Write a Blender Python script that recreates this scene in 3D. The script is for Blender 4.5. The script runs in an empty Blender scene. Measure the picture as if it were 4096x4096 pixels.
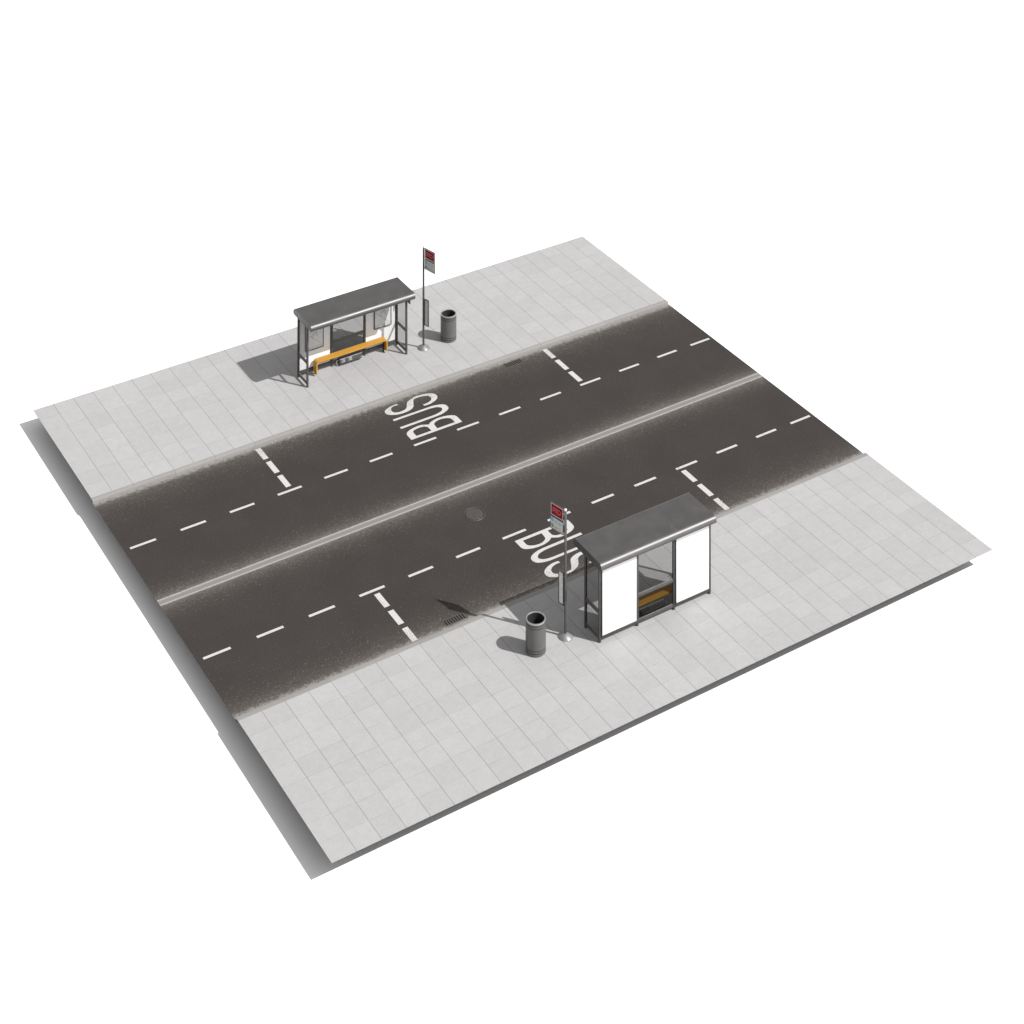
import bpy, bmesh, math, random
from mathutils import Vector, Matrix

random.seed(7)
S = 0.8                      # everything is laid out in paving units; one unit is 0.8 m
C = bpy.context.scene.collection
KERB = 0.107                 # kerb height
FLOOR = -0.675               # white floor below the hovering street sheets

# ------------------------------------------------------------------ node helpers
class NT:
    def __init__(s, name):
        s.m = bpy.data.materials.new(name); s.m.use_nodes = True
        s.t = s.m.node_tree; s.t.nodes.clear()
        s.out = s.n('ShaderNodeOutputMaterial')
    def n(s, typ, **kw):
        nd = s.t.nodes.new(typ)
        for k, v in kw.items(): setattr(nd, k, v)
        return nd
    def put(s, sock, v):
        if isinstance(v, bpy.types.NodeSocket): s.t.links.new(v, sock)
        else:
            if isinstance(v, (tuple, list)) and len(v) == 3 and sock.type == 'RGBA': v = (*v, 1)
            sock.default_value = v
    def math(s, op, a, b=0.0, c=None, clamp=False):
        nd = s.n('ShaderNodeMath', operation=op, use_clamp=clamp)
        s.put(nd.inputs[0], a); s.put(nd.inputs[1], b)
        if c is not None: s.put(nd.inputs[2], c)
        return nd.outputs[0]
    def step(s, v, lo, hi, a=0.0, b=1.0):
        nd = s.n('ShaderNodeMapRange', interpolation_type='SMOOTHSTEP', clamp=True)
        for i, q in enumerate((v, lo, hi, a, b)): s.put(nd.inputs[i], q)
        return nd.outputs[0]
    def mix(s, f, a, b, mode='MIX'):
        nd = s.n('ShaderNodeMix', data_type='RGBA', blend_type=mode)
        s.put(nd.inputs[0], f); s.put(nd.inputs[6], a); s.put(nd.inputs[7], b)
        return nd.outputs[2]
    def coord(s):
        return s.n('ShaderNodeTexCoord').outputs['Object']
    def xyz(s, v):
        nd = s.n('ShaderNodeSeparateXYZ'); s.put(nd.inputs[0], v); return nd.outputs
    def comb(s, x, y, z=0.0):
        nd = s.n('ShaderNodeCombineXYZ')
        for i, q in enumerate((x, y, z)): s.put(nd.inputs[i], q)
        return nd.outputs[0]
    def noise(s, v, scale, detail=3, rough=0.55):
        nd = s.n('ShaderNodeTexNoise'); s.put(nd.inputs['Vector'], v)
        nd.inputs['Scale'].default_value = scale; nd.inputs['Detail'].default_value = detail
        nd.inputs['Roughness'].default_value = rough
        return nd.outputs['Fac']
    def white(s, v):
        nd = s.n('ShaderNodeTexWhiteNoise', noise_dimensions='3D'); s.put(nd.inputs['Vector'], v)
        return nd.outputs['Value']
    def vor(s, v, scale, out='Distance'):
        nd = s.n('ShaderNodeTexVoronoi'); s.put(nd.inputs['Vector'], v); nd.inputs['Scale'].default_value = scale
        return nd.outputs[out]
    def principled(s, col, rough=0.5, metal=0.0, spec=0.5, bump=None, bstr=0.2, bdist=0.02):
        p = s.n('ShaderNodeBsdfPrincipled')
        s.put(p.inputs['Base Color'], col); s.put(p.inputs['Roughness'], rough)
        s.put(p.inputs['Metallic'], metal); s.put(p.inputs['Specular IOR Level'], spec)
        if bump is not None:
            b = s.n('ShaderNodeBump'); s.put(b.inputs['Height'], bump)
            b.inputs['Strength'].default_value = bstr; b.inputs['Distance'].default_value = bdist
            s.put(p.inputs['Normal'], b.outputs[0])
        s.t.links.new(p.outputs[0], s.out.inputs[0])
        return p

def simple(name, col, rough=0.5, metal=0.0, spec=0.5, var=0.12, scale=6.0):
    n = NT(name)
    v = n.noise(n.coord(), scale, 4)
    f = n.step(v, 0.3, 0.7, 1 - var, 1 + var)
    c = n.mix(1.0, col, n.comb(f, f, f), 'MULTIPLY')
    r = n.step(n.noise(n.coord(), scale * 2.3, 3), 0.3, 0.7, max(rough - 0.05, 0), rough + 0.05)
    n.principled(c, r, metal, spec)
    return n.m

# ------------------------------------------------------------------ materials
def mat_floor():
    n = NT('white_floor')
    v = n.noise(n.coord(), 0.05, 2)
    n.principled(n.mix(v, (0.93, 0.93, 0.93), (0.935, 0.93, 0.93)), 0.9, 0, 0.1)
    return n.m

def mat_paving():
    n = NT('concrete_paving')
    co = n.coord(); o = n.xyz(co); x, y = o[0], o[1]
    P = 0.9375
    cx = n.math('DIVIDE', x, P); col = n.math('FLOOR', cx); fx = n.math('FRACT', cx)
    jit = n.math('MULTIPLY', n.math('SUBTRACT', n.white(n.comb(col, 3.0)), 0.5), 0.05)
    ry = n.math('ADD', n.math('DIVIDE', y, P), jit); row = n.math('FLOOR', ry); fy = n.math('FRACT', ry)
    ex = n.math('MULTIPLY', n.math('MINIMUM', fx, n.math('SUBTRACT', 1.0, fx)), P)
    ey = n.math('MULTIPLY', n.math('MINIMUM', fy, n.math('SUBTRACT', 1.0, fy)), P)
    rnd = n.white(n.comb(col, row, 1.7))
    base = n.mix(rnd, (0.347, 0.339, 0.342), (0.370, 0.362, 0.365))
    big = n.noise(co, 0.22, 2)
    base = n.mix(n.step(big, 0.35, 0.65), base, n.mix(1.0, base, (1.0, 1.002, 0.993), 'MULTIPLY'))
    m1 = n.step(n.noise(co, 3.3, 5, 0.65), 0.34, 0.66, 0.972, 1.022)
    m2 = n.step(n.noise(co, 26, 4, 0.7), 0.3, 0.7, 0.93, 1.06)
    mm = n.math('MULTIPLY', m1, m2)
    spot = n.step(n.noise(co, 11, 3, 0.6), 0.66, 0.72, 1.0, 0.9)
    mm = n.math('MULTIPLY', mm, spot)
    base = n.mix(1.0, base, n.comb(mm, mm, mm), 'MULTIPLY')
    jx = n.step(ex, 0.0045, 0.007, 1.0, 0.0)
    jw = n.step(n.noise(co, 2.0, 2), 0.3, 0.7, 0.05, 0.75)
    jy = n.math('MULTIPLY', n.step(ey, 0.006, 0.009, 1.0, 0.0), jw)
    base = n.mix(jy, base, (0.20, 0.195, 0.19))
    base = n.mix(jx, base, (0.06, 0.058, 0.056))
    n.principled(base, 0.75, 0, 0.25, bump=n.noise(co, 45, 4, 0.6), bstr=0.15, bdist=0.01)
    return n.m

def asphalt_nodes(n, co):
    o = n.xyz(co); ay = n.math('ABSOLUTE', o[1])
    v1 = n.noise(co, 27, 5, 0.8)
    v2 = n.noise(co, 0.5, 3)
    f = n.math('MULTIPLY', n.step(v1, 0.28, 0.72, 0.42, 1.62), n.step(v2, 0.3, 0.7, 0.94, 1.07))
    base = n.mix(1.0, (0.0335, 0.0285, 0.0258), n.comb(f, f, f), 'MULTIPLY')
    # light stones lying in the surface, more of them towards kerb and centre line
    d = n.math('SUBTRACT', 7.31, ay)
    wob = n.math('MULTIPLY', n.math('SUBTRACT', n.noise(co, 0.9, 3), 0.5), 0.30)
    dk = n.math('MAXIMUM', n.math('ADD', d, wob), 0.0)
    mk = n.math('POWER', 2.718, n.math('MULTIPLY', dk, -2.1))
    dc = n.math('MAXIMUM', n.math('ADD', n.math('SUBTRACT', ay, 0.19), wob), 0.0)
    mc = n.math('POWER', 2.718, n.math('MULTIPLY', dc, -2.9))
    hz = n.step(n.noise(co, 6, 5, 0.75), 0.25, 0.75, 0.5, 1.4)
    haze = n.math('MULTIPLY', n.math('MAXIMUM', n.math('MULTIPLY', mk, 0.60), n.math('MULTIPLY', mc, 0.60)), hz, clamp=True)
    base = n.mix(haze, base, (0.155, 0.143, 0.130))
    sp = n.noise(co, 12, 4, 0.8)
    m = n.math('MAXIMUM', mk, n.math('MULTIPLY', mc, 0.9))
    cl = n.step(n.noise(co, 1.6, 4, 0.7), 0.3, 0.7, 0.55, 1.35)
    for scl, dens, lo in ((24.0, 0.75, 0.035), (14.0, 0.16, 0.006)):
        vn = n.n('ShaderNodeTexVoronoi'); n.put(vn.inputs['Vector'], co); vn.inputs['Scale'].default_value = scl
        rgb = n.n('ShaderNodeSeparateColor'); n.put(rgb.inputs[0], vn.outputs['Color'])
        pr = n.math('ADD', n.math('MULTIPLY', n.math('MULTIPLY', m, cl), dens), lo)
        spf = n.math('MULTIPLY', n.step(n.math('SUBTRACT', pr, rgb.outputs[0]), 0.0, 0.06), n.step(vn.outputs['Distance'], 0.30, 0.50, 1.0, 0.0))
        stone = n.mix(rgb.outputs[1], (0.080, 0.072, 0.062), (0.195, 0.182, 0.165))
        stone = n.mix(n.math('MULTIPLY', n.step(rgb.outputs[2], 0.8, 0.9), 0.5), stone, (0.13, 0.095, 0.075))
        base = n.mix(n.math('MULTIPLY', spf, 0.85), base, stone)
    # pale sandy gutter right against the kerb
    gut = n.step(n.math('ADD', n.math('SUBTRACT', 7.31, ay), n.math('MULTIPLY', n.math('SUBTRACT', n.noise(co, 5, 5, 0.8), 0.5), 0.85)), 0.0, 0.36, 1.0, 0.0)
    base = n.mix(n.math('MULTIPLY', gut, n.step(sp, 0.30, 0.50)), base, (0.245, 0.234, 0.220))
    # worn centre band with brighter edges
    ev = n.math('ADD', ay, n.math('MULTIPLY', n.math('SUBTRACT', n.noise(co, 14, 3, 0.7), 0.5), 0.09))
    band = n.step(ev, 0.165, 0.215, 1.0, 0.0)
    edge = n.step(ev, 0.085, 0.13)
    g = n.step(n.noise(co, 40, 4, 0.8), 0.3, 0.7, 0.82, 1.15)
    bc = n.mix(edge, (0.19, 0.18, 0.172), (0.30, 0.29, 0.28))
    bc = n.mix(1.0, bc, n.comb(g, g, g), 'MULTIPLY')
    base = n.mix(band, base, bc)
    return base, v1

def mat_asphalt():
    n = NT('worn_asphalt')
    co = n.coord()
    base, v1 = asphalt_nodes(n, co)
    n.principled(base, 0.82, 0, 0.25, bump=v1, bstr=0.35, bdist=0.012)
    return n.m

def mat_paint():
    n = NT('road_paint')
    co = n.coord(); o = n.xyz(co); ay = n.math('ABSOLUTE', o[1])
    asp, v1 = asphalt_nodes(n, co)
    g = n.step(n.noise(co, 9, 4, 0.7), 0.3, 0.7, 0.93, 1.04)
    pc = n.mix(1.0, (0.47, 0.462, 0.455), n.comb(g, g, g), 'MULTIPLY')
    wear = n.step(ay, 6.05, 6.5)
    chips = n.step(n.noise(co, 21, 4, 0.75), n.math('SUBTRACT', 0.80, n.math('MULTIPLY', wear, 0.235)),
                   n.math('SUBTRACT', 0.82, n.math('MULTIPLY', wear, 0.235)))
    crack = n.vor(n.mix(0.06, co, n.comb(n.noise(co, 5), n.noise(co, 7), 0.0)), 0.9, 'Distance')
    n2 = n.n('ShaderNodeTexVoronoi', feature='DISTANCE_TO_EDGE'); n.put(n2.inputs['Vector'], co); n2.inputs['Scale'].default_value = 0.85
    ck = n.step(n2.outputs['Distance'], 0.003, 0.008, 0.28, 0.0)
    f = n.math('MAXIMUM', chips, ck)
    n.principled(n.mix(f, pc, asp), 0.7, 0, 0.3, bump=v1, bstr=0.12, bdist=0.01)
    return n.m

def mat_kerb():
    n = NT('kerb_stone')
    co = n.coord(); o = n.xyz(co)
    blk = n.math('FLOOR', n.math('DIVIDE', o[0], 1.875))
    r = n.white(n.comb(blk, 2.0, 5.0))
    c = n.mix(r, (0.246, 0.234, 0.229), (0.262, 0.252, 0.244))
    c = n.mix(n.step(n.noise(co, 0.35, 2), 0.4, 0.6), c, n.mix(1.0, c, (0.99, 1.0, 0.975), 'MULTIPLY'))
    f = n.step(n.noise(co, 18, 5, 0.7), 0.3, 0.7, 0.92, 1.07)
    n.principled(n.mix(1.0, c, n.comb(f, f, f), 'MULTIPLY'), 0.7, 0, 0.3)
    return n.m

def mat_roof():
    n = NT('weathered_roof_metal')
    co = n.coord()
    a = n.noise(co, 1.5, 5, 0.6)
    c = n.mix(n.step(a, 0.35, 0.68), (0.098, 0.094, 0.093), (0.116, 0.112, 0.110))
    b = n.step(n.noise(co, 2.8, 6, 0.72), 0.60, 0.68)
    c = n.mix(n.math('MULTIPLY', b, 0.35), c, (0.17, 0.165, 0.135))
    s = n.step(n.noise(co, 8, 5, 0.75), 0.68, 0.74)
    c = n.mix(n.math('MULTIPLY', s, 0.30), c, (0.20, 0.195, 0.18))
    r = n.step(a, 0.3, 0.7, 0.41, 0.48)
    n.principled(c, r, 0.55, 0.6)
    return n.m

def mat_glass(name='clear_glass', c=0.85):
    n = NT(name)
    # clear tinted pane: light passes straight through, slightly greyed
    tr = n.n('ShaderNodeBsdfTransparent'); tr.inputs[0].default_value = (c, c, c * 0.995, 1)
    n.t.links.new(tr.outputs[0], n.out.inputs[0])
    return n.m

def mat_bench():
    n = NT('amber_timber')
    co = n.coord()
    mp = n.n('ShaderNodeMapping'); n.put(mp.inputs[0], co); mp.inputs['Scale'].default_value = (1.2, 14, 14)
    g = n.step(n.noise(mp.outputs[0], 2.4, 5, 0.6), 0.3, 0.7)
    c = n.mix(g, (0.43, 0.205, 0.022), (0.52, 0.275, 0.043))
    n.principled(c, 0.45, 0, 0.4)
    return n.m

M = dict(
    floor=mat_floor(), paving=mat_paving(), asphalt=mat_asphalt(), paint=mat_paint(), kerb=mat_kerb(),
    roof=mat_roof(), glass=mat_glass(), glass_mid=mat_glass('grey_glass', 0.80), glass_low=mat_glass('shade_toned_glass', 0.70), bench=mat_bench(),  # low pane's tint deepened to stand for bench and heater shadow behind it
    frame=simple('dark_frame_metal', (0.078, 0.075, 0.073), 0.42, 0.3),
    beam=simple('grey_rail_metal', (0.092, 0.090, 0.088), 0.42, 0.3),
    white=simple('white_panel_board', (0.75, 0.752, 0.755), 0.35, 0, 0.4, 0.01),
    black=simple('black_metal', (0.02, 0.02, 0.02), 0.5, 0.2),
    heater=simple('grey_heater_metal', (0.085, 0.085, 0.083), 0.4, 0.3),
    bright=simple('bright_metal', (0.62, 0.61, 0.60), 0.35, 0.5),
    pole=simple('galvanised_pole', (0.085, 0.085, 0.086), 0.42, 0.3, 0.5, 0.1, 3),
    base=simple('galvanised_base_sunlit', (0.22, 0.217, 0.216), 0.42, 0.3, 0.5, 0.08, 3),  # pole metal made lighter, sunlit look of the cone put into the colour
    bin=simple('grey_bin_coating', (0.122, 0.118, 0.117), 0.42, 0.2, 0.5, 0.06, 2.5),
    rim=simple('polished_bin_rim', (0.40, 0.40, 0.40), 0.28, 0.7, 0.5, 0.06, 2.5),
    groove=simple('dark_groove', (0.035, 0.035, 0.035), 0.5, 0.2),
    sign_white=simple('sign_white', (0.42, 0.43, 0.415), 0.4, 0, 0.4, 0.02),
    sign_pink=simple('sign_letter_outline', (0.42, 0.30, 0.30), 0.4, 0, 0.3, 0.02),
    seal=simple('glazing_bead', (0.26, 0.255, 0.25), 0.45, 0.3),
    red=simple('sign_red', (0.21, 0.0, 0.006), 0.6, 0, 0.1, 0.03),
    blue=simple('sign_blue', (0.02, 0.22, 0.45), 0.4, 0, 0.4, 0.03),
    green=simple('sign_green', (0.01, 0.16, 0.02), 0.4, 0, 0.4, 0.03),
    ink=simple('print_ink', (0.08, 0.08, 0.085), 0.5, 0, 0.3, 0.03),
    grey_ink=simple('pale_print_ink', (0.33, 0.33, 0.34), 0.5, 0, 0.3, 0.03),
    poster=simple('poster_paper', (0.62, 0.63, 0.62), 0.3, 0, 0.5, 0.02),
    map_red=simple('map_red', (0.45, 0.03, 0.06), 0.4), map_brown=simple('map_brown', (0.20, 0.09, 0.05), 0.4),
    map_green=simple('map_green', (0.03, 0.16, 0.10), 0.4), map_lime=simple('map_lime', (0.42, 0.50, 0.25), 0.4),
    map_orange=simple('map_orange', (0.50, 0.22, 0.05), 0.4), map_blue=simple('map_blue', (0.20, 0.30, 0.42), 0.4),
    iron=simple('cast_iron', (0.078, 0.071, 0.065), 0.55, 0.2, 0.4, 0.12, 10),
    iron_light=simple('worn_cast_iron', (0.088, 0.080, 0.075), 0.5, 0.3, 0.5, 0.12, 12),
    dark_under=simple('dark_pit_and_underside', (0.018, 0.016, 0.015), 0.9, 0, 0.1),
    cable=simple('grey_cable', (0.40, 0.41, 0.40), 0.5),
)

# ------------------------------------------------------------------ mesh helpers
class MB:
    """collects shapes and links them as ONE mesh object"""
    def __init__(s): s.bm = bmesh.new(); s.mats = []
    def mi(s, m):
        if m not in s.mats: s.mats.append(m)
        return s.mats.index(m)
    def faces(s, verts, faces, m, smooth=False):
        vs = [s.bm.verts.new(v) for v in verts]; k = s.mi(m); out = []
        for f in faces:
            try: q = s.bm.faces.new([vs[i] for i in f])
            except ValueError: continue
            q.material_index = k; q.smooth = smooth; out.append(q)
        return out
    def box(s, x0, x1, y0, y1, z0, z1, m, bev=0.0):
        b = bmesh.new()
        r = bmesh.ops.create_cube(b, size=1)
        for v in b.verts:
            v.co = Vector(((x0 + x1) / 2 + v.co.x * (x1 - x0), (y0 + y1) / 2 + v.co.y * (y1 - y0), (z0 + z1) / 2 + v.co.z * (z1 - z0)))
        if bev > 0: bmesh.ops.bevel(b, geom=list(b.edges), offset=bev, segments=2, affect='EDGES', profile=0.5)
        s.merge(b, m)
    def merge(s, b, m, smooth=False):
        b.verts.index_update()
        k = s.mi(m); vs = [s.bm.verts.new(v.co) for v in b.verts]
        for f in b.faces:
            q = s.bm.faces.new([vs[v.index] for v in f.verts]); q.material_index = k; q.smooth = smooth or f.smooth
        b.free()
    def lathe(s, prof, seg, m, cx=0, cy=0, smooth=True, mats=None):
        """prof: list of (r, z); closed at r=0 ends"""
        rings = []
        for r, z in prof:
            if r <= 1e-6: rings.append([s.bm.verts.new((cx, cy, z))])
            else: rings.append([s.bm.verts.new((cx + r * math.cos(2 * math.pi * i / seg), cy + r * math.sin(2 * math.pi * i / seg), z)) for i in range(seg)])
        for j in range(len(rings) - 1):
            a, b = rings[j], rings[j + 1]; k = s.mi(mats[j] if mats else m)
            for i in range(seg):
                i2 = (i + 1) % seg
                if len(a) == 1: vs = [a[0], b[i], b[i2]]
                elif len(b) == 1: vs = [a[i], b[0], a[i2]]
                else: vs = [a[i], b[i], b[i2], a[i2]]
                q = s.bm.faces.new(vs); q.material_index = k; q.smooth = smooth
    def extrude_poly(s, pts, axis, a0, a1, m, smooth=False):
        """pts: 2D profile; axis 'x' -> pts are (y,z); axis 'z' -> pts are (x,y); axis 'y' -> (x,z)"""
        def P(p, a):
            return {'x': (a, p[0], p[1]), 'y': (p[0], a, p[1]), 'z': (p[0], p[1], a)}[axis]
        k = s.mi(m); A = [s.bm.verts.new(P(p, a0)) for p in pts]; B = [s.bm.verts.new(P(p, a1)) for p in pts]
        n = len(pts)
        for i in range(n):
            q = s.bm.faces.new([A[i], A[(i + 1) % n], B[(i + 1) % n], B[i]]); q.material_index = k; q.smooth = smooth
        for V in (A, B):
            q = s.bm.faces.new(V); q.material_index = k
    def flat(s, outer, holes, z, m):
        """flat filled outline with holes at height z"""
        b = bmesh.new(); ed = []
        for loop in [outer] + holes:
            vs = [b.verts.new((p[0], p[1], z)) for p in loop]
            for i in range(len(vs)): ed.append(b.edges.new((vs[i], vs[(i + 1) % len(vs)])))
        bmesh.ops.triangle_fill(b, use_beauty=True, use_dissolve=False, edges=ed, normal=(0, 0, 1))
        s.merge(b, m)
    def ribbon(s, pts, w, f, m):
        """2D polyline of width w mapped to 3D by f(s,t)"""
        k = s.mi(m)
        for (a, b) in zip(pts[:-1], pts[1:]):
            d = Vector((b[0] - a[0], b[1] - a[1])); L = d.length
            if L < 1e-6: continue
            d /= L; n = Vector((-d.y, d.x)) * w / 2; e = d * w * 0.35
            q = [(a[0] - e.x + n.x, a[1] - e.y + n.y), (b[0] + e.x + n.x, b[1] + e.y + n.y), (b[0] + e.x - n.x, b[1] + e.y - n.y), (a[0] - e.x - n.x, a[1] - e.y - n.y)]
            fc = s.bm.faces.new([s.bm.verts.new(f(*p)) for p in q]); fc.material_index = k
    def tube(s, pts, r, m, seg=8):
        k = s.mi(m); rings = []
        for i, p in enumerate(pts):
            a = Vector(pts[max(i - 1, 0)]); b = Vector(pts[min(i + 1, len(pts) - 1)]); d = (b - a).normalized()
            u = d.orthogonal().normalized() if i == 0 else (u - d * u.dot(d)).normalized()
            w = d.cross(u)
            rings.append([s.bm.verts.new(Vector(p) + r * (math.cos(t) * u + math.sin(t) * w)) for t in [2 * math.pi * j / seg for j in range(seg)]])
        for a, b in zip(rings[:-1], rings[1:]):
            for j in range(seg):
                q = s.bm.faces.new([a[j], a[(j + 1) % seg], b[(j + 1) % seg], b[j]]); q.material_index = k; q.smooth = True
        for V in (rings[0][::-1], rings[-1]):
            q = s.bm.faces.new(V); q.material_index = k
    def build(s, name, parent=None, normals=True, sharp=35):
        if normals: bmesh.ops.recalc_face_normals(s.bm, faces=s.bm.faces)
        me = bpy.data.meshes.new(name); s.bm.to_mesh(me); s.bm.free()
        for m in s.mats: me.materials.append(M[m])
        try: me.set_sharp_from_angle(angle=math.radians(sharp))
        except Exception: pass
        o = bpy.data.objects.new(name, me); C.objects.link(o)
        if parent: o.parent = parent
        return o

def tag(o, label=None, cat=None, group=None, kind=None):
    if label: o['label'] = label
    if cat: o['category'] = cat
    if group: o['group'] = group
    if kind: o['kind'] = kind
    return o

def empty(name, loc, rz=0.0):
    o = bpy.data.objects.new(name, None); C.objects.link(o); o.location = loc; o.rotation_euler = (0, 0, rz)
    o.empty_display_size = 0.2
    return o

def copy_tree(o, parent=None):
    c = o.copy(); C.objects.link(c); c.parent = parent
    for ch in [q for q in bpy.data.objects if q.parent == o and q is not c]: copy_tree(ch, c)
    return c

# ------------------------------------------------------------------ the setting
b = MB(); b.faces([(-400, -400, FLOOR), (430, -400, FLOOR), (430, 400, FLOOR), (-400, 400, FLOOR)], [(0, 1, 2, 3)], 'floor')
tag(b.build('ground', normals=False), 'plain white floor under and around the street section', 'ground', kind='structure')

b = MB(); b.box(0, 30, -7.45, 7.45, -0.004, 0, 'asphalt'); b.faces([(0.001, -7.449, -0.005), (29.999, -7.449, -0.005), (29.999, 7.449, -0.005), (0.001, 7.449, -0.005)], [(3, 2, 1, 0)], 'dark_under')  # unseen dark underside added to cut light bouncing beneath the road sheet
road = tag(b.build('road'), 'dark worn asphalt road sheet between the two pale pavements', 'road', kind='structure')

for sgn, nm in ((1, 'upper'), (-1, 'lower')):
    b = MB(); y0, y1 = sorted((sgn * 7.532, sgn * 15.0)); b.box(0, 30, y0, y1, KERB - 0.006, KERB, 'paving'); b.faces([(0.001, y0 + .001, KERB - 0.007), (29.999, y0 + .001, KERB - 0.007), (29.999, y1 - .001, KERB - 0.007), (0.001, y1 - .001, KERB - 0.007)], [(3, 2, 1, 0)], 'dark_under')  # dark face added below the slabs to deepen the shade under them
    tag(b.build('pavement'), {1: 'pale grey square paving slabs on the far side of the road', -1: 'pale grey square paving slabs on the near side of the road'}[sgn], 'pavement', kind='structure')
    b = MB()
    for k in range(16):
        x0, x1 = k * 1.875 + 0.0025, (k + 1) * 1.875 - 0.0025
        if k == 0: x0 = 0.0
        if k == 15: x1 = 30.0
        pr = [(7.308, 0.002), (7.309, KERB - 0.022), (7.315, KERB - 0.006), (7.331, KERB), (7.528, KERB), (7.528, KERB - 0.02), (7.335, KERB - 0.02), (7.330, 0.002)]
        b.extrude_poly([(sgn * p[0], p[1]) for p in pr], 'x', x0, x1, 'kerb')
    tag(b.build('kerb'), {1: 'warm grey kerb stones facing the camera along the far pavement', -1: 'warm grey kerb stones along the near pavement, facing away'}[sgn], 'kerb', kind='structure')

# painted markings: children of the road
def rect(name, x0, x1, y0, y1, z=0.004):
    b = MB(); b.faces([(x0, y0, z), (x1, y0, z), (x1, y1, z), (x0, y1, z)], [(0, 1, 2, 3)], 'paint')
    return b.build(name, road, normals=False)
for i in range(14):
    x0 = 0.262 + 2.2063 * i if i < 13 else 28.70
    for yc in (3.71, -3.775):
        rect('lane_dash', x0, x0 + 1.12, yc - 0.065, yc + 0.065)
for xc in (7.525, 22.53):
    for a0, a1 in ((3.985, 4.89), (5.13, 6.04), (6.27, 7.13)):
        rect('bay_dash', xc - 0.123, xc + 0.123, a0, a1); rect('bay_dash', xc - 0.123, xc + 0.123, -a1 - 0.0, -a0 - 0.02)

B_OUT = [(16.21, 4.128), (16.207, 4.503), (16.192, 4.662), (16.098, 4.781), (15.885, 4.881), (15.646, 4.935), (15.382, 4.944), (15.144, 4.905), (14.938, 4.824), (14.83, 4.728), (14.706, 4.792), (14.54, 4.876), (14.338, 4.895), (14.113, 4.873), (13.899, 4.822), (13.735, 4.74), (13.64, 4.64), (13.605, 4.48), (13.605, 4.129)]
B_IN1 = [(15.005, 4.28), (15.019, 4.519), (15.047, 4.64), (15.116, 4.713), (15.293, 4.789), (15.491, 4.806), (15.684, 4.766), (15.849, 4.678), (15.909, 4.594), (15.912, 4.275)]
B_IN2 = [(13.938, 4.273), (13.934, 4.503), (13.965, 4.644), (14.028, 4.696), (14.197, 4.738), (14.388, 4.748), (14.575, 4.702), (14.684, 4.611), (14.695, 4.489), (14.697, 4.27)]
U_OUT = [(13.615, 5.914), (15.598, 5.905), (15.9, 5.852), (16.121, 5.763), (16.231, 5.623), (16.23, 5.409), (16.11, 5.27), (15.889, 5.17), (15.62, 5.110), (15.212, 5.097), (13.612, 5.092), (13.609, 5.232), (15.172, 5.238), (15.5, 5.256), (15.789, 5.326), (15.923, 5.433), (15.96, 5.553), (15.889, 5.644), (15.769, 5.718), (15.528, 5.765), (15.2, 5.777), (13.617, 5.782)]
S_OUT = [(14.354, 6.891), (14.121, 6.883), (13.874, 6.822), (13.687, 6.724), (13.6, 6.636), (13.573, 6.511), (13.625, 6.361), (13.775, 6.245), (13.99, 6.149), (14.262, 6.108), (14.539, 6.125), (14.767, 6.197), (14.902, 6.304), (15.004, 6.479), (15.119, 6.696), (15.213, 6.806), (15.364, 6.833), (15.627, 6.816), (15.809, 6.751), (15.92, 6.658), (15.94, 6.5), (15.86, 6.357), (15.728, 6.27), (15.537, 6.22), (15.35, 6.226), (15.373, 6.097), (15.628, 6.092), (15.88, 6.152), (16.112, 6.273), (16.23, 6.417), (16.255, 6.572), (16.215, 6.694), (16.107, 6.795), (15.89, 6.895), (15.566, 6.95), (15.293, 6.95), (15.022, 6.852), (14.881, 6.795), (14.766, 6.674), (14.684, 6.534), (14.601, 6.395), (14.517, 6.328), (14.358, 6.284), (14.14, 6.278), (13.961, 6.341), (13.9, 6.474), (13.907, 6.611), (13.988, 6.727), (14.132, 6.804), (14.375, 6.797)]
def smooth(pts):
    out = []; n = len(pts)
    for i in range(n):
        p0, p1, p2, p3 = (Vector(pts[(i + k) % n]) for k in (-1, 0, 1, 2))
        d1, d2 = (p2 - p1), (p3 - p2); d0 = (p1 - p0)
        out.append(tuple(p1))
        if d1.length > 0.7 or d1.length < 0.12: continue
        for t in (0.25, 0.5, 0.75):
            m1 = (p2 - p0) * 0.5 if d0.angle(d1) < 0.75 else d1
            m2 = (p3 - p1) * 0.5 if d1.angle(d2) < 0.75 else d1
            m1 = m1 * min(1, d1.length / max(m1.length, 1e-6)); m2 = m2 * min(1, d1.length / max(m2.length, 1e-6))
            t2, t3 = t * t, t * t * t
            q = (2 * t3 - 3 * t2 + 1) * p1 + (t3 - 2 * t2 + t) * m1 + (-2 * t3 + 3 * t2) * p2 + (t3 - t2) * m2
            out.append(tuple(q))
    return out
B_OUT, B_IN1, B_IN2, U_OUT, S_OUT = map(smooth, (B_OUT, B_IN1, B_IN2, U_OUT, S_OUT))
def near(pts): return [(30.05 - x, -y - 0.035) for x, y in pts]
for fn in (lambda q: q, near):
    for nm, out, holes in (('painted_letter', B_OUT, [B_IN1, B_IN2]), ('painted_letter', U_OUT, []), ('painted_letter', S_OUT, [])):
        b = MB(); b.flat(fn(out), [fn(h) for h in holes], 0.004, 'paint'); b.build(nm, road)

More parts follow.
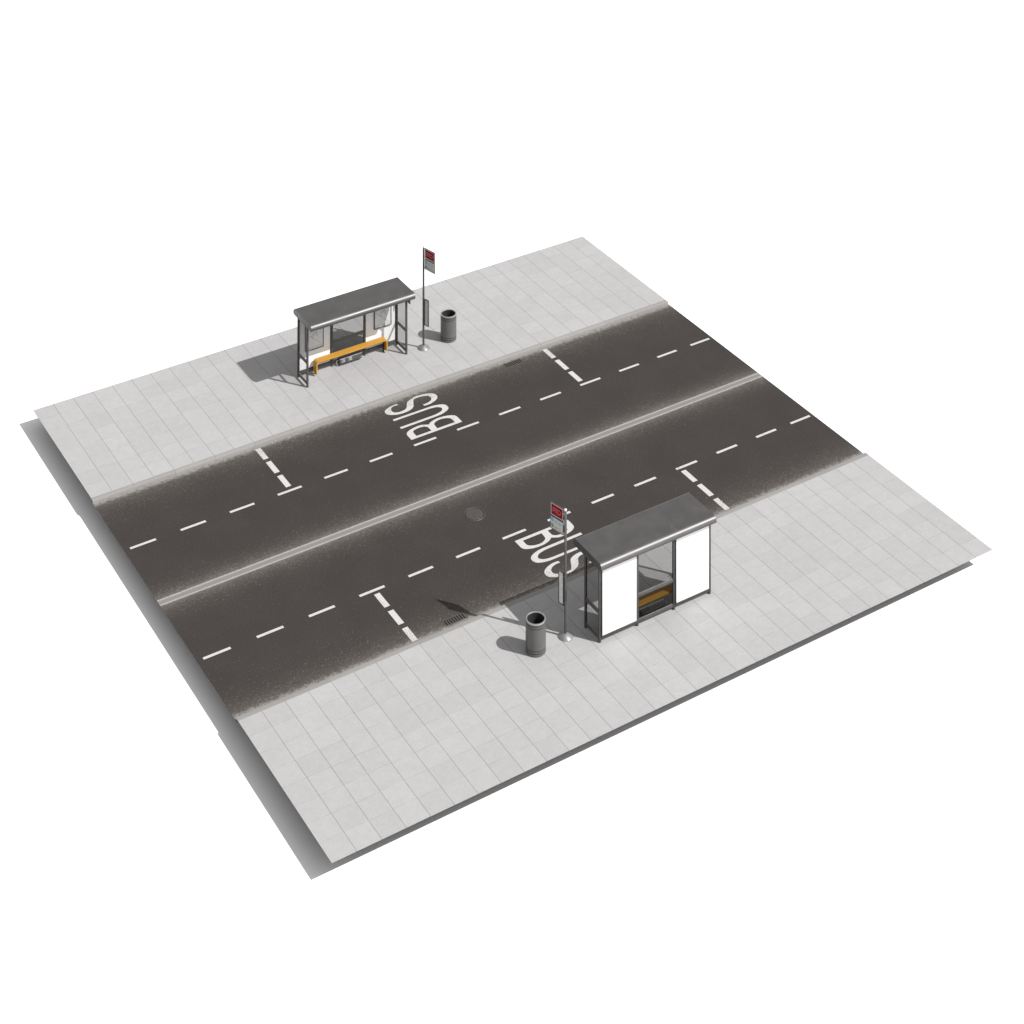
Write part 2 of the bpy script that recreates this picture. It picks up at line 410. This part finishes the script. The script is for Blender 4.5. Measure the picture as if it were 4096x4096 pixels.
# manhole cover
mh = tag(empty('manhole_cover', (13.33, -1.80, 0.0)), 'round cast iron manhole cover with crosshatched plate in the road', 'manhole cover')
b = MB(); b.lathe([(0, 0.004), (0.452, 0.004)], 48, 'dark_under'); b.lathe([(0.428, 0.005), (0.432, 0.012), (0.448, 0.012), (0.454, 0.004)], 48, 'iron_light')
b.lathe([(0.412, 0.005), (0.415, 0.009), (0.421, 0.009), (0.424, 0.005)], 48, 'iron_light')
b.build('frame_ring', mh)
b = MB(); b.lathe([(0, 0.006), (0.372, 0.006)], 48, 'dark_under')
for k in range(-8, 9):
    o = k * 0.044; h = math.sqrt(max(0.37 ** 2 - o * o, 0))
    for s0, s1 in ((-h, h),):
        if abs(o) < 0.05:
            for a0, a1 in ((-h, -0.06), (0.06, h)):
                b.box(o - 0.011, o + 0.011, a0, a1, 0.006, 0.012, 'iron_light'); b.box(a0, a1, o - 0.011, o + 0.011, 0.006, 0.0125, 'iron_light')
        else:
            b.box(o - 0.011, o + 0.011, s0, s1, 0.006, 0.012, 'iron_light'); b.box(s0, s1, o - 0.011, o + 0.011, 0.006, 0.0125, 'iron_light')
b.lathe([(0.0, 0.0135), (0.055, 0.0135), (0.06, 0.006)], 20, 'iron')
b.lathe([(0.362, 0.006), (0.366, 0.013), (0.374, 0.013), (0.378, 0.006)], 48, 'iron_light')
b.build('lattice_plate', mh)

# drain grates
def grate(x0, sgn, label):
    r = tag(empty('drain_grate', (x0, sgn * 6.9, 0.0)), label, 'drain grate', 'drain grates by the kerbs')
    b = MB()
    for k in range(8):
        xc = -0.39 + k * 0.1114
        b.box(xc - 0.030, xc + 0.030, -0.14, 0.14, 0.0015, 0.005, 'dark_under')
        if k % 2 == 0: b.box(xc + 0.026, xc + 0.030, 0.14, 0.21, 0.0015, 0.0045, 'dark_under')
    b.build('slot_opening', r)
    b = MB()
    for a, c in ((-0.462, -0.455), (0.455, 0.462)): b.box(a, c, -0.19, 0.21, 0.0015, 0.005, 'dark_under')
    for k in range(9):
        xc = -0.4457 + k * 0.1114
        b.box(xc - 0.024, xc + 0.024, -0.15, 0.15, 0.0015, 0.008, 'iron')
    b.box(-0.45, 0.45, -0.175, -0.145, 0.0015, 0.0085, 'iron'); b.box(-0.45, 0.45, 0.145, 0.175, 0.0015, 0.0085, 'iron')
    b.build('grate_bar', r)
    if sgn > 0: pass
    else: r.rotation_euler = (0, 0, math.pi)
    return r
grate(20.64, 1, 'slotted drain grate in the gutter of the far kerb')
grate(9.39, -1, 'slotted drain grate by the near kerb, touched by the bus stop sign shadow')

# ------------------------------------------------------------------ bus shelter (local: x along, y 0 = back wall, y+ = open front, z 0 = pavement)
W, D, H = 2.61, 0.96, 2.875
def make_shelter(name, loc, rz, label, bracket_side):
    r = tag(empty(name, loc, rz), label, 'bus shelter', 'bus shelters')
    for x, y in ((-W, 0), (-0.87, 0), (0.87, 0), (W, 0), (-W, D), (W, D)):
        b = MB(); b.box(x - 0.042, x + 0.042, y - 0.042, y + 0.042, 0, H, 'frame', 0.006); b.build('post', r)
    # roof with bullnosed long edges
    y0, y1, z0, z1 = -0.30, 1.63, H - 0.008, H + 0.268
    pr = []
    R = 0.185
    for k in range(9):
        a = math.pi / 2 * k / 8; pr.append((y1 - R + R * math.sin(a), z1 - R + R * math.cos(a)))
    r2 = 0.085
    for k in range(1, 6):
        a = math.pi / 2 * k / 5; pr.append((y1 - r2 + r2 * math.cos(a), z0 + r2 - r2 * math.sin(a)))
    for k in range(6):
        a = math.pi / 2 * k / 5; pr.append((y0 + r2 - r2 * math.sin(a), z0 + r2 - r2 * math.cos(a)))
    for k in range(9):
        a = math.pi / 2 * k / 8; pr.append((y0 + R - R * math.cos(a), z1 - R + R * math.sin(a)))
    b = MB(); b.extrude_poly(pr, 'x', -2.725, 2.725, 'roof', smooth=True)
    roof = b.build('roof', r, sharp=50)
    b = MB()
    cap = [(y * 0.998 + 0.001, z) for y, z in pr]
    for x0, x1 in ((-2.735, -2.726), (2.726, 2.735)):
        b = MB(); b.extrude_poly(cap, 'x', x0, x1, 'frame', smooth=False); b.build('end_cap', roof)
    # back wall rails: full width low rail, mid rail in the open bay
    for xa, xb in ((-W + 0.042, -0.912), (-0.828, 0.828), (0.912, W - 0.042)):
        b = MB(); b.box(xa, xb, -0.026, 0.026, 0.10, 0.228, 'beam', 0.005)
        b.box(xa + 0.002, xb - 0.002, -0.029, 0.029, 0.150, 0.158, 'frame'); b.build('low_rail', r)
    b = MB(); b.box(-0.828, 0.828, -0.026, 0.026, 1.082, 1.205, 'beam', 0.005); b.build('mid_rail', r)
    b = MB(); b.box(-0.828, 0.828, -0.030, 0.030, H - 0.10, H, 'beam', 0.004); b.build('top_rail', r)
    for za, zb in ((0.228, 1.082), (1.205, H - 0.10)):
        b = MB(); b.box(-0.828, 0.828, -0.005, 0.005, za, zb, 'glass_low' if za < 1 else 'glass_mid'); pane = b.build('glass_pane', r)
        b = MB()
        for xx in (-0.828, 0.806): b.box(xx, xx + 0.022, -0.014, 0.014, za, zb, 'black')
        b.box(-0.806, 0.806, -0.012, 0.012, za, za + 0.014, 'seal'); b.box(-0.806, 0.806, -0.010, 0.010, zb - 0.012, zb, 'black')
        b.build('glazing_seal', pane)
    # side frames
    for sx in (-1, 1):
        x = sx * W
        for za, zb, nm in ((0.10, 0.228, 'side_rail'), (1.04, 1.185, 'side_rail'), (H - 0.09, H, 'side_rail')):
            b = MB(); b.box(x - 0.024, x + 0.024, 0.042, D - 0.042, za, zb, 'beam', 0.004); b.build(nm, r)
        for za, zb in ((0.228, 1.04), (1.185, H - 0.09)):
            b = MB(); b.box(x - 0.005, x + 0.005, 0.062, D - 0.062, za, zb, 'glass'); pane = b.build('glass_pane', r)
            b = MB()
            for yy in (0.042, D - 0.062): b.box(x - 0.012, x + 0.012, yy, yy + 0.020, za, zb, 'black')
            b.box(x - 0.011, x + 0.011, 0.062, D - 0.062, za, za + 0.012, 'seal')
            b.build('glazing_seal', pane)
    # white boards in dark frames
    for sx in (-1, 1):
        xa, xb = sorted((sx * 0.945, sx * 2.535))
        b = MB(); za, zb = 0.205, 2.80; t = 0.036; ya, yb = -0.085, -0.012
        b.box(xa - t, xa, ya, yb, za, zb, 'frame', 0.004); b.box(xb, xb + t, ya, yb, za, zb, 'frame', 0.004)
        b.box(xa, xb, ya, yb, za, za + 0.055, 'frame', 0.004); b.box(xa, xb, ya, yb, zb - 0.045, zb, 'frame', 0.004)
        fr = b.build('panel_frame', r)
        b = MB(); b.box(xa, xb, -0.072, -0.022, za + 0.055, zb - 0.045, 'white'); b.build('white_board', fr)
    # timetable maps hung on the inside of the boards
    for xc, idx in ((-1.84, 0), (1.78, 1)):
        w2, za, zb = 0.462, 1.075, 2.48
        b = MB(); t = 0.030
        b.box(xc - w2, xc - w2 + t, -0.020, 0.048, za, zb, 'frame', 0.004); b.box(xc + w2 - t, xc + w2, -0.020, 0.048, za, zb, 'frame', 0.004)
        b.box(xc - w2 + t, xc + w2 - t, -0.020, 0.048, za, za + t, 'frame', 0.004); b.box(xc - w2 + t, xc + w2 - t, -0.020, 0.048, zb - t, zb, 'frame', 0.004)
        for q in (-0.10, 0.12): b.box(xc + q - 0.05, xc + q + 0.05, 0.046, 0.056, za + 0.002, za + 0.03, 'black')
        mf = b.build('map_frame', r)
        b = MB(); pw = 2 * (w2 - t); ph = zb - za - 2 * t
        b.box(xc - w2 + t, xc + w2 - t, -0.018, 0.026, za + t, zb - t, 'poster')
        # seen from the front (y+), reading left is +x
        F = lambda s, t_: (xc + w2 - t - s * pw, 0.0285, za + t + t_)
        R_ = lambda pts, w, m: b.ribbon([(p[0], p[1]) for p in pts], w * 0.7, lambda s, q: (xc + w2 - t - s, 0.0285, za + t + q), m)
        sc = lambda pts: [(p[0] * pw, p[1]) for p in pts]
        R_(sc([(0.0, 0.118), (1.0, 0.118)]), 0.008, 'ink')
        R_(sc([(0.23, 0.90), (0.07, 0.79), (0.06, 0.745), (0.33, 0.565)]), 0.012, 'ink')
        R_(sc([(0.33, 0.565), (0.84, 0.185)]), 0.013, 'map_brown')
        R_(sc([(0.28, 0.595), (0.44, 0.485)]), 0.026, 'map_red')
        R_(sc([(0.33, 0.57), (0.60, 0.765)]), 0.012, 'ink'); R_(sc([(0.42, 0.635), (0.59, 0.76)]), 0.030, 'map_brown'); R_(sc([(0.44, 0.655), (0.57, 0.745)]), 0.010, 'map_orange')
        for k in range(5):
            R_(sc([(0.60 - 0.045 * k, 0.77 - 0.033 * k), (0.36 - 0.045 * k, 0.93 - 0.033 * k)]), 0.007, ('map_green', 'ink', 'map_green', 'map_blue', 'map_brown')[k])
        R_(sc([(0.60, 0.765), (0.635, 0.69), (0.625, 0.58)]), 0.016, 'map_green'); R_(sc([(0.64, 0.76), (0.67, 0.69), (0.655, 0.58)]), 0.010, 'map_green')
        R_(sc([(0.405, 0.50), (0.41, 0.22)]), 0.008, 'map_lime' if idx else 'grey_ink')
        R_(sc([(0.86, 0.99), (0.865, 0.62), (0.72, 0.42), (0.60, 0.36)]), 0.009, 'map_lime')
        R_(sc([(0.05, 0.52), (0.30, 0.60)]), 0.004, 'grey_ink'); R_(sc([(0.08, 0.40), (0.36, 0.34)]), 0.003, 'grey_ink')
        for (s0, t0) in ((0.84, 0.18), (0.41, 0.21), (0.06, 0.77), (0.86, 0.80), (0.86, 0.66), (0.62, 0.57), (0.33, 0.57)):
            R_(sc([(s0 - 0.02, t0), (s0 + 0.02, t0)]), 0.014, 'ink')
        rr = random.Random(3 + idx)
        for k in range(26):
            s0, t0 = rr.uniform(0.05, 0.85), rr.uniform(0.15, 1.1)
            R_(sc([(s0, t0), (s0 + rr.uniform(0.03, 0.09), t0)]), 0.006, 'grey_ink')
        for row in range(4):
            s0 = 0.04
            while s0 < 0.93:
                l = rr.uniform(0.03, 0.09); R_(sc([(s0, 0.022 + row * 0.022), (min(s0 + l, 0.95), 0.022 + row * 0.022)]), 0.007, 'grey_ink'); s0 += l + 0.03
        b.build('transit_map', mf)
    # heater box on the low rail under the bench
    b = MB(); b.box(-0.578, 0.578, 0.06, 0.272, 0.085, 0.345, 'heater', 0.008)
    b.box(-0.52, 0.50, 0.07, 0.25, 0.062, 0.086, 'black')  # black strip standing in for the shadow beneath the heater
    b.box(-0.585, 0.585, 0.262, 0.277, 0.335, 0.352, 'bright')
    hb = b.build('heater_box', r)
    for gx in (0.40, 0.03):
        for k in range(3):
            b = MB(); zc = 0.300 - k * 0.058
            b.box(gx - 0.092, gx + 0.092, 0.270, 0.284, zc - 0.011, zc + 0.011, 'bright', 0.005); b.build('louvre', hb)
    b = MB(); b.box(-0.545, -0.52, 0.270, 0.279, 0.16, 0.185, 'bright', 0.003); b.build('screw', hb)
    b = MB(); b.tube([(0.578, 0.17, 0.26), (0.64, 0.17, 0.275), (0.70, 0.175, 0.245), (0.715, 0.18, 0.17), (0.69, 0.19, 0.10), (0.675, 0.20, 0.04), (0.70, 0.20, 0.015), (0.80, 0.10, 0.012), (0.86, 0.05, 0.015)], 0.012, 'cable', 8); b.build('cable', hb)
    # roof bracket at one front corner
    sx = bracket_side
    b = MB(); x = sx * (W + 0.042)
    xa, xb = sorted((x, x + sx * 0.05))
    b.extrude_poly([(0.72, H - 0.02), (0.72, 2.70), (0.98, 2.50), (1.20, 2.46), (1.20, H - 0.02)], 'x', xa, xb, 'frame'); b.build('roof_bracket', r)
    return r

make_shelter('bus_shelter', (15.99, -11.03, KERB), 0.0, 'bus shelter seen from behind, blank white boards facing the camera', 1)
make_shelter('bus_shelter', (14.01, 11.05, KERB), math.pi, 'bus shelter with open front facing the road, framed transit maps inside', -1)

# benches
def make_bench(loc, rz, label):
    r = tag(empty('bench', loc, rz), label, 'bench', 'slatted benches in the shelters')
    L, zt, th, R = 1.885, 0.668, 0.058, 0.13
    y0, y1 = 0.095, 0.440
    outer, inner = [], []
    def arc(cx, cz, rad, a0, a1, n=8): return [(cx + rad * math.cos(math.radians(a0 + (a1 - a0) * i / n)), cz + rad * math.sin(math.radians(a0 + (a1 - a0) * i / n))) for i in range(n + 1)]
    outer = [(-L, 0.115)] + arc(-L + R, zt - R, R, 180, 90) + arc(L - R, zt - R, R, 90, 0) + [(L, 0.115)]
    ri = R - th
    inner = [(L - th, 0.115)] + arc(L - R, zt - R, ri, 0, 90) + arc(-L + R, zt - R, ri, 90, 180) + [(-L + th, 0.115)]
    b = MB(); n = 9; pitch = (y1 - y0) / n
    for k in range(n):
        ya, yb = y0 + k * pitch, y0 + (k + 1) * pitch - 0.006
        nO, nI = len(outer), len(inner)
        assert nO == nI
        inn = inner[::-1]
        vs = []
        for y in (ya, yb):
            for p in outer: vs.append((p[0], y, p[1]))
            for p in inn: vs.append((p[0], y, p[1]))
        a = 0; bO = nO; c = 2 * nO; d = 3 * nO
        fs = []
        for i in range(nO - 1):
            fs += [(a + i, a + i + 1, c + i + 1, c + i), (bO + i, d + i, d + i + 1, bO + i + 1), (a + i, bO + i, bO + i + 1, a + i + 1), (c + i, c + i + 1, d + i + 1, d + i)]
        fs += [(a, c, d, bO), (a + nO - 1, bO + nO - 1, d + nO - 1, c + nO - 1)]
        b.faces(vs, fs, 'bench')
    seat = b.build('slatted_seat', r)
    b = MB()
    b.box(-L + 0.14, L - 0.14, 0.11, 0.425, zt - th - 0.024, zt - th - 0.001, 'black')
    b.build('seat_underframe', r)
    for sx in (-1, 1):
        b = MB(); x = sx * (L - 0.085)
        b.box(x - 0.018, x + 0.018, 0.105, 0.215, 0.010, zt - th - 0.024, 'black', 0.004); b.box(x - 0.02, x + 0.02, 0.10, 0.25, 0, 0.010, 'black')
        b.build('leg', r)
    return r
make_bench((15.99, -11.03, KERB), 0.0, 'amber slatted bench half hidden behind the glass of the near shelter')
make_bench((14.01, 11.05, KERB), math.pi, 'amber slatted bench with curved ends in the open-fronted far shelter')

# ------------------------------------------------------------------ bus stop pole (local: sign arm towards the road)
def make_stop(loc, rz, label):
    r = tag(empty('bus_stop_sign', loc, rz), label, 'bus stop sign', 'bus stop signs')
    b = MB(); b.lathe([(0.0501, 0.12), (0.050, 4.845), (0.046, 4.856), (0, 4.86)], 24, 'pole'); b.build('pole', r)
    b = MB(); b.lathe([(0.302, 0.0), (0.302, 0.014), (0.297, 0.024), (0.052, 0.135), (0.0505, 0.15)], 11, 'base', smooth=True); b.build('base', r, sharp=50)
    b = MB(); b.lathe([(0.0515, 4.800), (0.054, 4.806), (0.054, 4.862), (0.048, 4.868), (0, 4.869)], 24, 'bright'); b.build('cap', r)
    ang = math.radians(103.9)
    d = Vector((math.cos(ang), math.sin(ang), 0)); nrm = Vector((-math.sin(ang), math.cos(ang), 0))   # nrm points to -x
    def obox(mb, r0, r1, n0, n1, z0, z1, m, bev=0.0):
        t = MB(); t.box(r0, r1, n0, n1, z0, z1, m, bev)
        for v in t.bm.verts: v.co = d * v.co.x + nrm * v.co.y + Vector((0, 0, v.co.z))
        t.bm.verts.index_update(); k = mb.mi(m); vs = [mb.bm.verts.new(v.co) for v in t.bm.verts]
        for f in t.bm.faces: mb.bm.faces.new([vs[v.index] for v in f.verts]).material_index = k
        t.bm.free()
    r0, r1 = 0.10, 0.785
    def board(z0, z1, name):
        b = MB(); t = 0.024
        obox(b, r0, r1, -0.018, 0.018, z0, z0 + t, 'frame', 0.003); obox(b, r0, r1, -0.018, 0.018, z1 - t, z1, 'frame', 0.003)
        obox(b, r0, r0 + t, -0.018, 0.018, z0 + t, z1 - t, 'frame', 0.003); obox(b, r1 - t, r1, -0.018, 0.018, z0 + t, z1 - t, 'frame', 0.003)
        obox(b, r0 + t, r1 - t, -0.008, 0.008, z0 + t, z1 - t, 'sign_white')
        for z in (z0 + 0.05, z1 - 0.06): obox(b, 0.045, r0, -0.012, 0.012, z, z + 0.03, 'bright', 0.003)
        return b.build(name, r), r1 - r0 - 2 * t, z1 - z0 - 2 * t, z1 - t
    def faces_map(side, wd, ztop, off):
        # side +1: face towards nrm (reading left is the outer end); side -1: the other face (reading left is at the pole)
        def f(s, t):
            rad = (r1 - 0.024 - s) if side > 0 else (r0 + 0.024 + s)
            p = d * rad + nrm * side * (0.008 + off); return (p.x, p.y, ztop - t)
        return f
    # upper board: red field with the outlined letters
    bd, wd, ht, zt = board(4.325, 4.825, 'route_board')
    for side in (1, -1):
        b = MB(); F = faces_map(side, wd, zt, 0.002)
        q = [(0.03, 0.032), (wd - 0.03, 0.032), (wd - 0.03, ht - 0.032), (0.03, ht - 0.032)]
        b.faces([F(*p) for p in q], [(0, 1, 2, 3)], 'red')
        cx, cy = wd / 2 - 0.20, ht / 2 - 0.075
        Rr = [[(0.0, 0.15), (0.0, 0.0), (0.10, 0.0), (0.125, 0.02), (0.125, 0.055), (0.10, 0.08), (0.03, 0.08)], [(0.075, 0.08), (0.13, 0.15)]]
        Tt = [[(0.13, 0.0), (0.255, 0.0)], [(0.19, 0.0), (0.19, 0.15)]]
        Dd = [[(0.275, 0.0), (0.34, 0.0), (0.385, 0.035), (0.395, 0.075), (0.385, 0.115), (0.34, 0.15), (0.255, 0.15), (0.255, 0.035)]]
        for w, m, off in ((0.026, 'sign_pink', 0.0035), (0.011, 'red', 0.005)):
            F2 = faces_map(side, wd, zt, off)
            for st in Rr + Tt + Dd: b.ribbon([(cx + p[0], cy + p[1]) for p in st], w, F2, m)
        b.build('printed_face', bd)
    # lower board: two routes
    bd, wd, ht, zt = board(3.815, 4.305, 'route_board')
    for side in (1, -1):
        F = faces_map(side, wd, zt, 0.002); F2 = faces_map(side, wd, zt, 0.0035)
        for cyy, m, ch in ((0.095, 'blue', 'A'), (0.325, 'green', 'B')):
            b = MB()
            cxx = 0.085; n = 24
            b.faces([F(cxx + 0.062 * math.cos(2 * math.pi * i / n), cyy + 0.072 * math.sin(2 * math.pi * i / n)) for i in range(n)], [tuple(range(n))], m)
            if ch == 'A': st = [[(-0.024, 0.036), (0, -0.036), (0.024, 0.036)], [(-0.015, 0.012), (0.015, 0.012)]]
            else: st = [[(-0.018, 0.036), (-0.018, -0.036), (0.010, -0.036), (0.020, -0.02), (0.010, -0.002), (-0.018, -0.002)], [(0.010, -0.002), (0.023, 0.017), (0.010, 0.036), (-0.018, 0.036)]]
            for s_ in st: b.ribbon([(cxx + p[0], cyy + p[1]) for p in s_], 0.012, F2, 'sign_white')
            b.ribbon([(0.23, cyy + 0.0), (0.46, cyy + 0.0)], 0.014, F, m)
            for ex in (0.215, 0.475):
                b.faces([F(ex + 0.016 * math.cos(2 * math.pi * i / 12), cyy + 0.018 * math.sin(2 * math.pi * i / 12)) for i in range(12)], [tuple(range(12))], m)
                b.faces([F2(ex + 0.008 * math.cos(2 * math.pi * i / 12), cyy + 0.010 * math.sin(2 * math.pi * i / 12)) for i in range(12)], [tuple(range(12))], 'sign_white')
            for k in range(2):
                b.ribbon([(0.205, cyy + 0.045 + 0.032 * k), (0.28 + 0.02 * k, cyy + 0.045 + 0.032 * k)], 0.013, F, 'ink')
                if ch == 'A' or k == 1: b.ribbon([(0.43, cyy + 0.04 + 0.032 * k), (0.53 if ch == 'A' else 0.60, cyy + 0.04 + 0.032 * k)], 0.013, F, 'ink')
            b.build('route_print', bd)
    # timetable case lower down on the pole
    b = MB(); z0, z1, a0, a1 = 1.135, 2.385, 0.085, 0.355; t = 0.028
    obox(b, a0, a1, -0.030, 0.030, z0, z0 + t, 'frame', 0.003); obox(b, a0, a1, -0.030, 0.030, z1 - t, z1, 'frame', 0.003)
    obox(b, a0, a0 + t, -0.030, 0.030, z0 + t, z1 - t, 'frame', 0.003); obox(b, a1 - t, a1, -0.030, 0.030, z0 + t, z1 - t, 'frame', 0.003)
    for z in (z0 + 0.1, z1 - 0.16): obox(b, 0.045, a0, -0.012, 0.012, z, z + 0.03, 'bright', 0.003)
    case = b.build('timetable_case', r)
    b = MB(); obox(b, a0 + t, a1 - t, -0.012, 0.012, z0 + t, z1 - t, 'poster')
    rr = random.Random(11)
    for side in (1, -1):
        def F(s, tt, side=side):
            rad = (a1 - t - s) if side > 0 else (a0 + t + s)
            p = d * rad + nrm * side * 0.014; return (p.x, p.y, z1 - t - tt)
        for c in range(3):
            b.ribbon([(0.04 + c * 0.065, 0.03), (0.04 + c * 0.065, 0.16)], 0.022, F, 'grey_ink')
        for k in range(22):
            for c in range(3):
                if rr.random() < 0.85: b.ribbon([(0.022 + c * 0.065, 0.21 + 0.043 * k), (0.022 + c * 0.065 + rr.uniform(0.02, 0.045), 0.21 + 0.043 * k)], 0.014, F, 'grey_ink')
    b.build('timetable_sheet', case)
    return r
make_stop((12.445, -10.08, KERB), 0.0, 'bus stop pole with red RTD board beside the shelter seen from behind')
make_stop((17.575, 10.12, KERB), math.pi, 'bus stop pole with red RTD board beside the open-fronted far shelter')

# ------------------------------------------------------------------ litter bins
def make_bin(loc, label):
    r = tag(empty('litter_bin', loc), label, 'litter bin', 'cylindrical litter bins')
    Rb = 0.388
    def gr(z): return [(Rb, z - 0.014), (Rb - 0.010, z - 0.010), (Rb - 0.010, z + 0.010), (Rb, z + 0.014)]
    prof = [(0.0, 0.0), (Rb - 0.02, 0.0), (Rb, 0.02)]; mats = ['rim', 'rim']
    for z in (0.125, 0.222, 1.055, 1.145):
        g = gr(z); prof += g; mats += ['bin', 'groove', 'groove', 'groove']
    prof += [(Rb, 1.205)]; mats += ['bin']
    b = MB(); b.lathe(prof, 18, 'bin', mats=mats); b.build('bin_body', r, sharp=28)
    b = MB(); b.lathe([(Rb, 1.205), (Rb + 0.002, 1.222), (Rb - 0.008, 1.240), (Rb - 0.030, 1.247), (0.338, 1.243), (0.328, 1.225)], 18, 'rim'); b.build('rim', r, sharp=40)
    b = MB(); b.lathe([(0.328, 1.225), (0.326, 0.10), (0.0, 0.08)], 18, 'groove'); b.build('liner', r)
    return r
make_bin((11.06, -10.14, KERB), 'grey cylindrical litter bin on the near pavement, left of the bus stop pole')
make_bin((18.985, 10.17, KERB), 'grey cylindrical litter bin on the far pavement, right of the bus stop pole')

# ------------------------------------------------------------------ scale everything to metres
for o in list(bpy.data.objects):
    if o.parent is None:
        o.location = Vector(o.location) * S; o.scale = (S, S, S)

# ------------------------------------------------------------------ camera: level, with a lens shift (parallel verticals)
cam = bpy.data.cameras.new('camera'); co = bpy.data.objects.new('camera', cam); C.objects.link(co)
co.location = Vector((-30.42636, -75.36324, 54.41624)) * S
co.rotation_euler = (math.radians(90), 0, math.radians(58.20607 - 90))
cam.sensor_fit = 'HORIZONTAL'; cam.sensor_width = 36; cam.lens = 8176.8226 / 4096 * 36
cam.shift_y = -(2048 + 3142.373) / 4096
cam.clip_start = 1; cam.clip_end = 2000
bpy.context.scene.camera = co

# ------------------------------------------------------------------ daylight
sun_dir = Vector((0.59, -0.775, 1.0)).normalized()
sl = bpy.data.lights.new('sun', 'SUN'); sl.energy = 5.0; sl.angle = math.radians(0.6); sl.color = (1.0, 0.988, 0.978)
so = bpy.data.objects.new('sun', sl); C.objects.link(so)
so.rotation_euler = sun_dir.to_track_quat('Z', 'Y').to_euler()
so.location = (20, -20, 40)
w = bpy.data.worlds.new('World'); bpy.context.scene.world = w; w.use_nodes = True
nt = w.node_tree; bg = nt.nodes['Background']
sky = nt.nodes.new('ShaderNodeTexSky'); sky.sky_type = 'NISHITA'; sky.sun_disc = False
sky.sun_elevation = math.asin(sun_dir.z); sky.sun_rotation = math.atan2(sun_dir.x, sun_dir.y)
hs = nt.nodes.new('ShaderNodeHueSaturation'); hs.inputs['Saturation'].default_value = 0.0
nt.links.new(sky.outputs[0], hs.inputs['Color']); nt.links.new(hs.outputs[0], bg.inputs[0])
bg.inputs[1].default_value = 0.142

sc = bpy.context.scene
sc.render.engine = 'CYCLES'; sc.cycles.use_denoising = True
sc.cycles.max_bounces = 8; sc.cycles.transparent_max_bounces = 16
sc.cycles.caustics_reflective = False; sc.cycles.caustics_refractive = False
sc.view_settings.view_transform = 'Standard'; sc.view_settings.look = 'None'; sc.view_settings.gamma = 1
sc.view_settings.exposure = 0.06
sc.render.resolution_x = 1024; sc.render.resolution_y = 1024
